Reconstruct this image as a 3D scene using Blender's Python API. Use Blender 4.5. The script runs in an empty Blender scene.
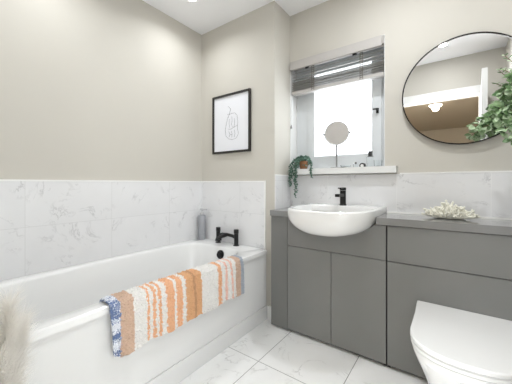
import bpy, bmesh, math, random
from mathutils import Vector, Matrix, noise
random.seed(7)
C = bpy.context.scene.collection
sc = bpy.context.scene
PI = math.pi

# ------------------------------------------------------------------ camera
cam = bpy.data.cameras.new('camera'); co = bpy.data.objects.new('camera', cam); C.objects.link(co)
co.location = (0, 0, 1.1); co.rotation_euler = (PI/2, 0, 0.6336)
cam.sensor_width = 36; cam.lens = 36*269.8/512; cam.clip_start = 0.02
cam.shift_y = -8.65/512
sc.camera = co

# ------------------------------------------------------------------ world, lights, exposure
w = bpy.data.worlds.new('world'); sc.world = w; w.use_nodes = True
bg = w.node_tree.nodes['Background']; bg.inputs[0].default_value = (0.93, 0.97, 1, 1); bg.inputs[1].default_value = 1.6
sc.view_settings.view_transform = 'Standard'; sc.view_settings.look = 'None'
sc.view_settings.gamma = 1; sc.view_settings.use_curve_mapping = False
sc.view_settings.exposure = 0.58

def area(name, loc, rot, sx, sy, power, col, spread=PI):
    l = bpy.data.lights.new(name, 'AREA'); l.shape = 'RECTANGLE'; l.size = sx; l.size_y = sy
    l.energy = power; l.color = col; l.spread = spread
    o = bpy.data.objects.new(name, l); C.objects.link(o); o.location = loc; o.rotation_euler = rot
    return o
area('daylight_outside_window', (-0.75, 2.75, 1.75), (-PI/2, 0, 0), 1.3, 1.4, 15, (0.93, 0.97, 1))
area('hall_fill', (-1.4, -1.0, 1.2), (math.radians(100), 0, math.radians(-34)), 1.1, 1.1, 110, (0.91, 0.955, 1))  # added fill lamp, no fixture; brightens the bathroom through the doorway
area('hall_fill', (1.3, -1.2, 1.6), (math.radians(82), 0, math.radians(32)), 1.1, 1.1, 16, (0.93, 0.965, 1))  # second added fill, weaker, from the other side of the hall
DOWNLIGHT_POWER = 4.6

# ------------------------------------------------------------------ materials
def newmat(name):
    m = bpy.data.materials.new(name); m.use_nodes = True
    return m, m.node_tree.nodes, m.node_tree.links, m.node_tree.nodes['Principled BSDF']

def lin(r, g, b):
    f = lambda c: (c/255/12.92) if c/255 <= 0.04045 else ((c/255+0.055)/1.055)**2.4
    return (f(r), f(g), f(b), 1)

def simple(name, col, rough=0.5, metal=0.0, var=0.05, scale=20, bump=0.0, spec=0.5, coat=0.0, trans=0.0):
    m, N, L, P = newmat(name)
    P.inputs['Roughness'].default_value = rough; P.inputs['Metallic'].default_value = metal
    P.inputs['Specular IOR Level'].default_value = spec; P.inputs['Coat Weight'].default_value = coat
    P.inputs['Transmission Weight'].default_value = trans
    tc = N.new('ShaderNodeTexCoord'); nz = N.new('ShaderNodeTexNoise'); nz.inputs['Scale'].default_value = scale
    L.new(tc.outputs['Object'], nz.inputs['Vector'])
    mx = N.new('ShaderNodeMix'); mx.data_type = 'RGBA'
    mx.inputs[6].default_value = tuple(c*(1-var) for c in col[:3])+(1,)
    mx.inputs[7].default_value = tuple(min(1, c*(1+var)) for c in col[:3])+(1,)
    L.new(nz.outputs['Fac'], mx.inputs[0]); L.new(mx.outputs[2], P.inputs['Base Color'])
    if bump:
        bp = N.new('ShaderNodeBump'); bp.inputs['Strength'].default_value = bump; bp.inputs['Distance'].default_value = 0.002
        L.new(nz.outputs['Fac'], bp.inputs['Height']); L.new(bp.outputs['Normal'], P.inputs['Normal'])
    return m

def marble(name, u, v, origin, size, col, vein, grout, gw, rough, scale=2.2, veinamt=0.7):
    """tiled marble: u, v are axis indices; origin, size the grid"""
    m, N, L, P = newmat(name)
    P.inputs['Roughness'].default_value = rough
    def math_(op, a, b=None, c=None):
        n = N.new('ShaderNodeMath'); n.operation = op
        for i, q in enumerate((a, b, c)):
            if q is None: continue
            if isinstance(q, (int, float)): n.inputs[i].default_value = q
            else: L.new(q, n.inputs[i])
        return n.outputs[0]
    tc = N.new('ShaderNodeTexCoord'); sp = N.new('ShaderNodeSeparateXYZ'); L.new(tc.outputs['Object'], sp.inputs[0])
    ids = []; ds = []
    for ax, o, s in ((u, origin[0], size[0]), (v, origin[1], size[1])):
        t = math_('DIVIDE', math_('SUBTRACT', sp.outputs[ax], o), s)
        fl = math_('FLOOR', t); fr = math_('SUBTRACT', t, fl)
        ids.append(fl)
        ds.append(math_('MULTIPLY', math_('MINIMUM', fr, math_('SUBTRACT', 1.0, fr)), s))
    g = math_('LESS_THAN', math_('MINIMUM', ds[0], ds[1]), gw/2)
    cb = N.new('ShaderNodeCombineXYZ')
    L.new(math_('MULTIPLY', ids[0], 5.31), cb.inputs[0]); L.new(math_('MULTIPLY', ids[1], 8.17), cb.inputs[1])
    L.new(math_('MULTIPLY', math_('ADD', ids[0], ids[1]), 3.7), cb.inputs[2])
    ad = N.new('ShaderNodeVectorMath'); ad.operation = 'ADD'; L.new(tc.outputs['Object'], ad.inputs[0]); L.new(cb.outputs[0], ad.inputs[1])
    nz = N.new('ShaderNodeTexNoise'); nz.inputs['Scale'].default_value = scale; nz.inputs['Detail'].default_value = 7
    nz.inputs['Roughness'].default_value = 0.62; nz.inputs['Distortion'].default_value = 0.9
    L.new(ad.outputs[0], nz.inputs['Vector'])
    d = math_('ABSOLUTE', math_('SUBTRACT', nz.outputs['Fac'], 0.5))
    vn = math_('SUBTRACT', 1.0, math_('MULTIPLY', d, 45.0)); vn = math_('MAXIMUM', vn, 0.0)
    nm = N.new('ShaderNodeTexNoise'); nm.inputs['Scale'].default_value = scale*1.9; nm.inputs['Detail'].default_value = 3
    L.new(ad.outputs[0], nm.inputs['Vector'])
    msk = N.new('ShaderNodeMapRange'); msk.inputs[1].default_value = 0.5; msk.inputs[2].default_value = 0.7
    L.new(nm.outputs['Fac'], msk.inputs[0])
    va = math_('MULTIPLY', math_('MULTIPLY', vn, msk.outputs[0]), veinamt)
    cl = N.new('ShaderNodeTexNoise'); cl.inputs['Scale'].default_value = scale*0.9; cl.inputs['Detail'].default_value = 4
    L.new(ad.outputs[0], cl.inputs['Vector'])
    m1 = N.new('ShaderNodeMix'); m1.data_type = 'RGBA'
    m1.inputs[6].default_value = tuple(c*0.93 for c in col[:3])+(1,); m1.inputs[7].default_value = tuple(min(1, c*1.05) for c in col[:3])+(1,)
    L.new(cl.outputs['Fac'], m1.inputs[0])
    m2 = N.new('ShaderNodeMix'); m2.data_type = 'RGBA'; L.new(m1.outputs[2], m2.inputs[6]); m2.inputs[7].default_value = vein; L.new(va, m2.inputs[0])
    m3 = N.new('ShaderNodeMix'); m3.data_type = 'RGBA'; L.new(m2.outputs[2], m3.inputs[6]); m3.inputs[7].default_value = grout; L.new(g, m3.inputs[0])
    L.new(m3.outputs[2], P.inputs['Base Color'])
    return m

M = {}
M['paint'] = simple('greige_paint', lin(201, 197, 188), 0.75, var=0.02, scale=3)
M['ceiling'] = simple('white_ceiling_paint', lin(247, 247, 249), 0.8, var=0.01, scale=3)
M['reveal'] = simple('white_satin_paint', lin(232, 232, 230), 0.45, var=0.01)
M['hall_paint'] = simple('hall_beige_paint', lin(205, 195, 178), 0.75, var=0.02, scale=3)
M['hall_floor'] = simple('hall_carpet', lin(150, 135, 115), 0.9, var=0.1, scale=80)
M['tile_left'] = marble('marble_wall_tile_left', 1, 2, (0.466, 0.567), (0.49, 0.278), lin(231, 231, 232), lin(165, 165, 166), lin(214, 214, 214), 0.0025, 0.22, 4.6, 0.5)
M['tile_end'] = marble('marble_wall_tile_end', 0, 2, (-2.0, 0.567), (0.49, 0.278), lin(231, 231, 232), lin(165, 165, 166), lin(214, 214, 214), 0.0025, 0.22, 4.6, 0.5)
M['tile_window'] = marble('marble_wall_tile_window', 0, 2, (-0.319, 0.897), (0.492, 0.4), lin(231, 231, 232), lin(165, 165, 166), lin(238, 238, 238), 0.003, 0.22, 4.6, 0.55)
M['floor'] = marble('marble_floor_tile', 0, 1, (-0.976, 1.353), (0.488, 0.976), lin(246, 246, 245), lin(160, 159, 156), lin(150, 149, 147), 0.004, 0.28, 3.8, 0.55)
M['trim'] = simple('white_tile_trim', lin(240, 240, 238), 0.3, var=0.01)
M['acrylic'] = simple('white_acrylic', lin(232, 232, 231), 0.16, var=0.005, coat=0.3)
M['panel'] = simple('white_bath_panel', lin(222, 222, 221), 0.3, var=0.005)
M['ceramic'] = simple('white_ceramic', lin(236, 236, 235), 0.1, var=0.005, coat=0.5)
M['seat'] = simple('white_toilet_seat', lin(236, 236, 235), 0.22, var=0.005)
M['grey'] = simple('grey_laminate', lin(126, 126, 124), 0.42, var=0.07, scale=5)
M['grey_filler'] = simple('grey_woodgrain_filler', lin(118, 118, 116), 0.45, var=0.05, scale=8)
M['counter'] = simple('grey_worktop_laminate', lin(134, 134, 133), 0.2, var=0.04, scale=9, coat=0.6)
M['shadow_gap'] = simple('dark_carcass', lin(22, 22, 22), 0.8)
M['black'] = simple('matte_black_metal', lin(30, 30, 31), 0.35, metal=0.3)
M['black_frame'] = simple('black_painted_wood', lin(35, 32, 30), 0.45)
M['bronze_frame'] = simple('dark_mirror_frame', lin(48, 45, 42), 0.35, metal=0.6)
M['chrome'] = simple('chrome', (0.8, 0.8, 0.8, 1), 0.12, metal=1.0, var=0.01)
M['steel'] = simple('brushed_steel', (0.30, 0.30, 0.30, 1), 0.3, metal=0.9)
M['mirror'] = simple('mirror_silver', (0.9, 0.9, 0.9, 1), 0.0, metal=1.0, var=0.0)
M['frosted_mirror'] = simple('magnifying_mirror_back', (0.60, 0.58, 0.565, 1), 0.3, metal=0.55, var=0.02)
M['upvc'] = simple('upvc_backlit_shade', lin(214, 217, 219), 0.3, var=0.005)  # white frame and sash; backlit shade is put into the greyer base colour
M['blind'] = simple('pale_greige_valance', lin(184, 180, 176), 0.45, var=0.03, scale=40)
M['slat'] = simple('greige_slats', lin(158, 156, 152), 0.4, var=0.04, scale=40)
M['blind_dark'] = simple('blind_tape', lin(120, 116, 108), 0.8, var=0.3, scale=200)
M['paper'] = simple('print_paper', lin(236, 237, 242), 0.6, var=0.01)
M['ink'] = simple('ink_line', lin(95, 95, 100), 0.7)
M['soap_grey'] = simple('grey_dispenser', lin(160, 162, 167), 0.35, var=0.03)
M['soap_pump'] = simple('pale_pump', lin(196, 196, 198), 0.25)
M['coral'] = simple('white_coral', lin(240, 238, 226), 0.7, var=0.06, scale=60, bump=0.4)
M['terracotta'] = simple('terracotta_pot', lin(150, 105, 72), 0.8, var=0.15, scale=30)
M['pot_grey'] = simple('pale_pot', lin(190, 186, 178), 0.6)
M['soil'] = simple('potting_soil', lin(60, 45, 35), 0.95, var=0.4, scale=90)
M['succulent'] = simple('trailing_leaf', lin(84, 118, 102), 0.5, var=0.45, scale=70)
M['stem'] = simple('brown_stem', lin(110, 85, 60), 0.7)
M['door'] = simple('white_gloss_door', lin(238, 238, 236), 0.3, var=0.005)
M['plume'] = simple('pampas_plume', lin(242, 239, 234), 0.9, var=0.05)
_m = M['plume']; _N = _m.node_tree.nodes; _L = _m.node_tree.links
_t = _N.new('ShaderNodeBsdfTranslucent'); _t.inputs[0].default_value = lin(246, 244, 240); _x = _N.new('ShaderNodeMixShader'); _x.inputs[0].default_value = 0.6
_L.new(_N['Principled BSDF'].outputs[0], _x.inputs[1]); _L.new(_t.outputs[0], _x.inputs[2]); _L.new(_x.outputs[0], _N['Material Output'].inputs[0])
M['vase'] = simple('stoneware_vase', lin(200, 195, 186), 0.6)
M['darkglass'] = simple('dark_cap', lin(50, 50, 50), 0.3)
M['white_label'] = simple('pale_bottle', lin(232, 232, 230), 0.3)

def leafmat():
    m, N, L, P = newmat('eucalyptus_leaf'); P.inputs['Roughness'].default_value = 0.5
    g = N.new('ShaderNodeNewGeometry'); r = N.new('ShaderNodeValToRGB')
    L.new(g.outputs['Random Per Island'], r.inputs[0]); L.new(r.outputs[0], P.inputs['Base Color'])
    e = r.color_ramp.elements; e[0].color = lin(80, 112, 70); e[1].color = lin(206, 222, 192)
    a = e.new(0.5); a.color = lin(134, 162, 116)
    P.inputs['Subsurface Weight'].default_value = 0.0
    return m
M['leaf'] = leafmat()
M['succulent'] = leafmat(); M['succulent'].name = 'trailing_leaf'
for e_, c_ in zip([n for n in M['succulent'].node_tree.nodes if n.type == 'VALTORGB'][0].color_ramp.elements, (lin(36, 60, 48), lin(74, 108, 90), lin(128, 165, 148))): e_.color = c_

def glassmat():
    m, N, L, P = newmat('clear_glass'); P.inputs['Transmission Weight'].default_value = 1; P.inputs['Roughness'].default_value = 0.02
    P.inputs['Base Color'].default_value = (0.95, 0.97, 0.97, 1); P.inputs['IOR'].default_value = 1.2
    return m
M['glass'] = glassmat()
def frostmat():
    m, N, L, P = newmat('obscured_window_glass')
    t = N.new('ShaderNodeBsdfTransparent'); tr = N.new('ShaderNodeBsdfTranslucent'); tr.inputs[0].default_value = (0.95, 0.97, 1, 1)
    nz = N.new('ShaderNodeTexNoise'); nz.inputs['Scale'].default_value = 120
    mr = N.new('ShaderNodeMapRange'); mr.inputs[3].default_value = 0.35; mr.inputs[4].default_value = 0.5
    mx = N.new('ShaderNodeMixShader'); L.new(nz.outputs['Fac'], mr.inputs[0]); L.new(mr.outputs[0], mx.inputs[0])
    L.new(t.outputs[0], mx.inputs[1]); L.new(tr.outputs[0], mx.inputs[2]); L.new(mx.outputs[0], N['Material Output'].inputs[0])
    return m
M['frost'] = frostmat()
def emis(name, col, s):
    m, N, L, P = newmat(name); P.inputs['Emission Color'].default_value = col; P.inputs['Emission Strength'].default_value = s
    P.inputs['Base Color'].default_value = (0.9, 0.9, 0.9, 1)
    return m
M['lamp'] = emis('downlight_lens', (1, 0.97, 0.92, 1), 12)
M['lamp_warm'] = emis('hall_lamp_glow', (1, 0.86, 0.66, 1), 14)

# ------------------------------------------------------------------ geometry helpers
def link(name, bm, mat, parent=None, smooth=False, bevel=0):
    if bevel:
        es = [e for e in bm.edges if len(e.link_faces) == 2 and e.calc_face_angle(0) > 0.6]
        bmesh.ops.bevel(bm, geom=es, offset=bevel, segments=2, profile=0.5, affect='EDGES', clamp_overlap=True)
    bmesh.ops.recalc_face_normals(bm, faces=bm.faces)
    me = bpy.data.meshes.new(name); bm.to_mesh(me); bm.free()
    me.materials.append(M[mat] if isinstance(mat, str) else mat)
    if smooth:
        me.polygons.foreach_set('use_smooth', [True]*len(me.polygons))
        try: me.set_sharp_from_angle(angle=math.radians(40))
        except Exception: pass
    o = bpy.data.objects.new(name, me); C.objects.link(o)
    if parent:
        o.parent = parent; o.matrix_parent_inverse = Matrix.Translation(-parent.location)
    return o

def box(bm, x0, x1, y0, y1, z0, z1):
    v = [bm.verts.new(p) for p in ((x0,y0,z0),(x1,y0,z0),(x1,y1,z0),(x0,y1,z0),(x0,y0,z1),(x1,y0,z1),(x1,y1,z1),(x0,y1,z1))]
    for f in ((0,3,2,1),(4,5,6,7),(0,1,5,4),(1,2,6,5),(2,3,7,6),(3,0,4,7)): bm.faces.new([v[i] for i in f])
    return v
def B(*boxes):
    bm = bmesh.new()
    for b in boxes: box(bm, *b)
    return bm
def loft(bm, rings, closed=True, cap0=True, cap1=True):
    vr = [[bm.verts.new(p) for p in r] for r in rings]
    n = len(rings[0])
    for a, b in zip(vr, vr[1:]):
        for i in range(n if closed else n-1):
            j = (i+1) % n; bm.faces.new((a[i], a[j], b[j], b[i]))
    if cap0: bm.faces.new(list(reversed(vr[0])))
    if cap1: bm.faces.new(vr[-1])
    return vr
def lathe(bm, prof, cx, cy, z0=0, n=32, cap0=True, cap1=True):
    loft(bm, [[(cx+r*math.cos(2*PI*i/n), cy+r*math.sin(2*PI*i/n), z0+z) for i in range(n)] for r, z in prof], True, cap0, cap1)
def frame_of(d):
    d = d.normalized(); a = Vector((0,0,1)) if abs(d.z) < 0.9 else Vector((1,0,0))
    u = d.cross(a).normalized(); return u, d.cross(u).normalized()
def tube(bm, pts, r, n=8, cap=True):
    pts = [Vector(p) for p in pts]; rs = r if isinstance(r, (list, tuple)) else [r]*len(pts)
    rings = []; u = None
    for i, p in enumerate(pts):
        d = (pts[min(i+1, len(pts)-1)]-pts[max(i-1, 0)])
        if d.length < 1e-9: d = Vector((0,0,1))
        if u is None: u, v = frame_of(d)
        else:
            d.normalize(); u = (u-d*u.dot(d))
            u = u.normalized() if u.length > 1e-6 else frame_of(d)[0]
            v = d.cross(u)
        rings.append([p+(u*math.cos(2*PI*k/n)+v*math.sin(2*PI*k/n))*rs[i] for k in range(n)])
    loft(bm, rings, True, cap, cap)
def extrude_poly(bm, pts, vec):
    """closed outline (list of 3-D points), extruded along vec"""
    v = Vector(vec); loft(bm, [pts, [Vector(p)+v for p in pts]])
def disc(bm, c, nrm, r, th, n=48):
    c = Vector(c); nrm = Vector(nrm).normalized(); u, v = frame_of(nrm)
    ring = [c+(u*math.cos(2*PI*k/n)+v*math.sin(2*PI*k/n))*r for k in range(n)]
    loft(bm, [ring, [p+nrm*th for p in ring]])
def struct(name, bm, mat, parent=None, **k):
    o = link(name, bm, mat, parent, **k)
    if parent is None: o['kind'] = 'structure'
    return o
def thing(name, loc, label, cat, group=None):
    o = bpy.data.objects.new(name, None); C.objects.link(o); o.location = loc; o.empty_display_size = 0.05
    o['label'] = label; o['category'] = cat
    if group: o['group'] = group
    return o
def tag(o, label, cat, group=None):
    o['label'] = label; o['category'] = cat
    if group: o['group'] = group
    return o

# ------------------------------------------------------------------ room dimensions
XL, XC, XR = -2.008, -1.158, 0.46       # left wall, outer corner of tap-end wall, right wall
YB, YE, YW = 0.05, 1.827, 2.08          # doorway wall, tap-end wall, window wall
H = 2.562
YV = 1.751                              # cabinet fronts
ZC = 0.8945; ZR = 0.566                 # worktop top, bath rim top
SX0, SX1 = XC, -0.395                   # window opening
SZ0, SZ1 = 1.20, 2.155

# ------------------------------------------------------------------ structure
struct('floor', B((XL-0.1, XR+0.1, YB-0.12, YW+0.15, -0.1, 0)), 'floor')
struct('ceiling', B((XL-0.1, XR+0.1, YB-0.12, YW+0.15, H, H+0.1)), 'ceiling')
wl = struct('wall_left', B((XL-0.1, XL, YB-0.12, YE+0.4, 0, H)), 'paint')
link('tile_cladding', B((XL, XL+0.01, YB, YE, 0, 1.112)), 'tile_left', wl)
link('tile_trim', B((XL, XL+0.012, YB, YE, 1.112, 1.122)), 'trim', wl)
we = struct('wall_end', B((XL, XC, YE, YW+0.17, 0, H)), 'paint')
link('tile_cladding', B((XL+0.01, -1.252, YE-0.01, YE, 0, 1.112)), 'tile_end', we)
link('tile_trim', B((XL+0.012, -1.242, YE-0.012, YE, 1.112, 1.122), (-1.252, -1.242, YE-0.012, YE, 0, 1.112)), 'trim', we)
ZTW = 1.172
link('alcove_tile_cladding', B((XC, XC+0.01, YE+0.002, YW, ZC, ZTW-0.008)), 'tile_left', we)
link('alcove_tile_trim', B((XC, XC+0.012, YE+0.002, YW, ZTW-0.008, ZTW)), 'trim', we)
link('window_reveal', B((XC, XC+0.004, YW+0.001, YW+0.15, ZTW, SZ1)), 'reveal', we)
ww = struct('wall_window', B((XC, XR+0.1, YW, YW+0.17, 0, SZ0-0.03), (SX1, XR+0.1, YW, YW+0.17, SZ0-0.03, H), (XC, SX1, YW, YW+0.17, SZ1, H)), 'paint')
link('tile_cladding', B((XC+0.01, XR, YW-0.01, YW, ZC, ZTW-0.008)), 'tile_window', ww)
link('tile_trim', B((-0.30, XR, YW-0.012, YW, ZTW-0.008, ZTW)), 'trim', ww)
link('window_reveal', B((SX1-0.004, SX1, YW, YW+0.15, SZ0, SZ1), (XC+0.004, SX1-0.004, YW, YW+0.15, SZ1-0.004, SZ1)), 'reveal', ww)
struct('wall_right', B((XR, XR+0.1, YB-0.12, YW, 0, H)), 'paint')
# doorway wall (the camera stands in the doorway)
DX0, DX1, DH = -0.64, 0.235, 2.085
struct('wall_back', B((XL, DX0, YB-0.12, YB, 0, H), (DX1, XR, YB-0.12, YB, 0, H), (DX0, DX1, YB-0.12, YB, DH, H)), 'paint')
t = 0.018
struct('trim_1', B((DX0-0.07, DX0, YB, YB+t, 0, DH), (DX1, DX1+0.055, YB, YB+t, 0, DH), (DX0-0.07, DX1+0.055, YB, YB+t, DH, DH+0.10)), 'door', bevel=0.004)
struct('baseboard_end', B((-1.221, -1.160, YE-0.011, YE-0.0005, 0.0005, 0.11)), 'trim', bevel=0.002)
# open door
dt = thing('door_1', (0.243, YB+0.02, 0), '', '')
del dt['label']; del dt['category']; dt['kind'] = 'structure'
bm = B((0, 0.04, 0.008, 0.97, 0.008, 2.075))
d = link('door_leaf', bm, 'door'); d.parent = dt
dt.rotation_euler = (0, 0, math.radians(3.0))
bm = bmesh.new()
for s in (-1, 1):
    x = 0.02 + s*0.02
    tube(bm, [(x, 0.91, 1.0), (x+s*0.045, 0.91, 1.0), (x+s*0.05, 0.79, 1.0)], 0.009, 10)
d = link('door_handle', bm, 'chrome', None, smooth=True); d.parent = dt
# hall behind the camera, seen in the mirror
HY = -6.0; HX0, HX1 = -2.6, 2.6
struct('floor_hall', B((HX0, HX1, HY, YB-0.12, -0.1, 0)), 'hall_floor')
struct('ceiling_hall', B((HX0, HX1, HY, YB-0.12, H, H+0.1)), 'hall_paint')
struct('wall_hall_far', B((HX0, HX1, HY-0.1, HY, 0, H)), 'hall_paint')
struct('wall_hall_left', B((HX0-0.1, HX0, HY, YB, 0, H)), 'hall_paint')
struct('wall_hall_right', B((HX1, HX1+0.1, HY, YB, 0, H)), 'hall_paint')
struct('wall_hall_near', B((HX0, XL, YB-0.12, YB-0.02, 0, H), (XR, HX1, YB-0.12, YB-0.02, 0, H)), 'hall_paint')
# window
win = thing('window_1', (-0.775, YW+0.13, SZ0), '', ''); del win['label']; del win['category']; win['kind'] = 'structure'
f0, f1 = YW+0.12, YW+0.17
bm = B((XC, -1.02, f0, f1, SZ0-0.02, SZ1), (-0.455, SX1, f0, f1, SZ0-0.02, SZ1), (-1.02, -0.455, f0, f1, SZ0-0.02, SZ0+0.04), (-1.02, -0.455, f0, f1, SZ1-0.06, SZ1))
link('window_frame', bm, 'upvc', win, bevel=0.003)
s0 = f0-0.012
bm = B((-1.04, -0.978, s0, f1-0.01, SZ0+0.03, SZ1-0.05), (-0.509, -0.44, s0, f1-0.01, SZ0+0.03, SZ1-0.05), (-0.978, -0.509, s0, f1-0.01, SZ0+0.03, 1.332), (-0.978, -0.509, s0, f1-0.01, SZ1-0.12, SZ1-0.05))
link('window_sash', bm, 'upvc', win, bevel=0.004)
link('window_pane', B((-0.985, -0.503, f1-0.03, f1-0.026, 1.325, SZ1-0.11)), 'frost', win)
bm = B((-0.476, -0.458, s0-0.010, s0, 1.63, 1.668)); box(bm, -0.474, -0.460, s0-0.03, s0-0.010, 1.650, 1.662); box(bm, -0.494, -0.462, s0-0.036, s0-0.026, 1.652, 1.662)
link('window_handle', bm, 'black', win, bevel=0.002)
sill = B((XC+0.005, SX1, YW-0.001, s0+0.005, ZTW+0.002, ZTW+0.048), (XC+0.012, -0.316, YW-0.052, YW-0.001, ZTW+0.002, ZTW+0.048))
link('window_sill', sill, 'reveal', win, bevel=0.008)
ZS = ZTW+0.048

# ------------------------------------------------------------------ downlights
def downlight(x, y, label, z=H, lamp='lamp'):
    t = thing('ceiling_downlight', (x, y, z), label, 'ceiling light', 'recessed ceiling downlights')
    bm = bmesh.new(); lathe(bm, [(0.031, -0.004), (0.042, -0.005), (0.044, -0.0005), (0.031, -0.0005)], 0, 0, 0, 32, False, False)
    o = link('bezel', bm, 'trim', None, smooth=True); o.parent = t
    bm = bmesh.new(); lathe(bm, [(0.0305, -0.003), (0.0305, -0.0006)], 0, 0, 0, 32)
    o = link('lens', bm, lamp); o.parent = t
    l = bpy.data.lights.new('downlight_lamp', 'AREA'); l.shape = 'DISK'; l.size = 0.07; l.energy = DOWNLIGHT_POWER; l.color = (0.94, 0.97, 1); l.spread = 2.6
    lo = bpy.data.objects.new('downlight_lamp', l); C.objects.link(lo); lo.location = (x, y, z-0.012)
    l.energy *= {(-0.25, 1.42): 1.6, (-0.10, 0.55): 0.6}.get((x, y), 0.5)
    if x > -1: l.spread = PI
    return t
downlight(-1.67, 1.42, 'recessed ceiling downlight above the tap end of the bath')
downlight(-1.67, 0.50, 'recessed ceiling downlight above the near end of the bath')
downlight(-0.10, 0.55, 'recessed ceiling downlight near the doorway, seen in the round mirror')
downlight(-0.25, 1.42, 'recessed ceiling downlight above the vanity and toilet')
hl = thing('hall_ceiling_lamp', (-0.3, -2.35, H), 'glowing flush ceiling lamp in the hall, seen in the round mirror', 'ceiling light')
bm = bmesh.new(); lathe(bm, [(0.12, 0), (0.12, -0.02)], -0.3, -2.35, H, 32); link('lamp_base', bm, 'chrome', hl)
bm = bmesh.new(); lathe(bm, [(0.11, -0.02), (0.10, -0.04), (0.07, -0.055), (0.02, -0.062)], -0.3, -2.35, H, 32); link('lamp_shade', bm, 'lamp_warm', hl, smooth=True)
l = bpy.data.lights.new('hall_lamp_bulb', 'SPOT'); l.spot_size = math.radians(165); l.spot_blend = 0.5; l.energy = 60; l.color = (1, 0.9, 0.77); l.shadow_soft_size = 0.06
lo = bpy.data.objects.new('hall_lamp_bulb', l); C.objects.link(lo); lo.location = (-0.3, -2.35, H-0.075)

# ------------------------------------------------------------------ bathtub
BX0, BX1, BY0, BY1 = XL+0.0105, -1.215, YB+0.001, YE-0.0105
bath = thing('bathtub', ((BX0+BX1)/2, (BY0+BY1)/2, 0), 'white built-in bathtub with flat front panel along the tiled wall', 'bathtub')
def sring(cx, cy, a, b, z, n, ths):
    out = []
    for t in ths:
        c, s = math.cos(t), math.sin(t)
        r = 1/((abs(c)/a)**n+(abs(s)/b)**n)**(1/n)
        out.append((cx+r*c, cy+r*s, z))
    return out
a0, b0 = (BX1-BX0)/2, (BY1-BY0)/2; cx0, cy0 = (BX0+BX1)/2, (BY0+BY1)/2
crn = math.atan2(b0, a0)
q = [crn*i/22 for i in range(22)] + [crn + (PI/2-crn)*i/14 for i in range(14)]
ths = q + [PI-x for x in reversed(q[1:])] ; ths = sorted(set([round(x, 6) for x in q+[PI/2]+[PI-x for x in q]+[PI+x for x in q]+[1.5*PI]+[2*PI-x for x in q if x > 0]]))
ax, bx = 0.335, 0.765; cxi, cyi = -1.616, 0.905
rings = [sring(cx0, cy0, a0, b0, ZR-0.034, 80, ths), sring(cx0, cy0, a0, b0, ZR-0.006, 80, ths), sring(cx0, cy0, a0-0.006, b0-0.004, ZR, 70, ths),
         sring(cxi, cyi, ax, bx, ZR, 5, ths), sring(cxi, cyi, ax-0.008, bx-0.008, ZR-0.004, 5, ths), sring(cxi, cyi, ax-0.016, bx-0.018, ZR-0.018, 5, ths),
         sring(cxi, cyi, ax-0.04, bx-0.05, ZR-0.15, 4.6, ths), sring(cxi, cyi, ax-0.065, bx-0.10, ZR-0.30, 4.2, ths), sring(cxi, cyi, ax-0.09, bx-0.15, ZR-0.37, 4, ths),
         sring(cxi, cyi, ax-0.14, bx-0.22, ZR-0.40, 3.5, ths), sring(cxi, cyi, 0.02, 0.05, ZR-0.405, 2, ths)]
bm = bmesh.new(); loft(bm, rings, True, False, True)
link('tub', bm, 'acrylic', bath, smooth=True)
link('bath_panel', B((-1.25, -1.230, BY0+0.002, BY1-0.002, 0.1112, ZR-0.03)), 'panel', bath, bevel=0.002)
link('bath_plinth', B((-1.25, -1.222, BY0+0.002, BY1-0.002, 0.001, 0.110)), 'panel', bath, bevel=0.002)
bm = bmesh.new(); disc(bm, (-1.572, 1.646, 0.505), (0, -1, 0.12), 0.036, 0.012, 32); disc(bm, (-1.572, 1.634, 0.506), (0, -1, 0.12), 0.026, 0.014, 24)
link('overflow', bm, 'black', bath, bevel=0.002)
bm = bmesh.new(); lathe(bm, [(0.035, 0), (0.035, 0.004), (0.028, 0.006)], -1.617, 1.30, ZR-0.403, 24); link('waste', bm, 'black', bath, smooth=True)

# bath mixer tap
tp = thing('bath_mixer_tap', (-1.615, 1.765, ZR), 'black two-handle bath mixer tap on the end deck of the bath', 'tap')
bm = bmesh.new()
for x in (-1.720, -1.507):
    lathe(bm, [(0.026, 0), (0.026, 0.006), (0.019, 0.008), (0.019, 0.105), (0.021, 0.106)], x, 1.765, ZR, 24)
tube(bm, [(-1.72, 1.765, ZR+0.066), (-1.68, 1.765, ZR+0.078), (-1.615, 1.765, ZR+0.084), (-1.55, 1.765, ZR+0.078), (-1.507, 1.765, ZR+0.066)], 0.014, 12)
link('tap_body', bm, 'black', tp, smooth=True)
for x in (-1.720, -1.507):
    bm = bmesh.new(); lathe(bm, [(0.0205, 0.107), (0.0212, 0.109), (0.0212, 0.136), (0.020, 0.138)], x, 1.765, ZR, 24); link('tap_handle', bm, 'black', tp, smooth=True)
bm = bmesh.new(); tube(bm, [(-1.615, 1.765, ZR+0.082), (-1.615, 1.70, ZR+0.078), (-1.615, 1.645, ZR+0.066), (-1.615, 1.635, ZR+0.048)], [0.016, 0.016, 0.015, 0.014], 12); link('tap_spout', bm, 'black', tp, smooth=True)
bm = bmesh.new(); tube(bm, [(-1.665, 1.765, ZR+0.08), (-1.665, 1.73, ZR+0.08)], 0.016, 12); tube(bm, [(-1.665, 1.735, ZR+0.075), (-1.665, 1.735, ZR+0.03)], 0.011, 10); link('diverter', bm, 'black', tp, smooth=True)

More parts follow.
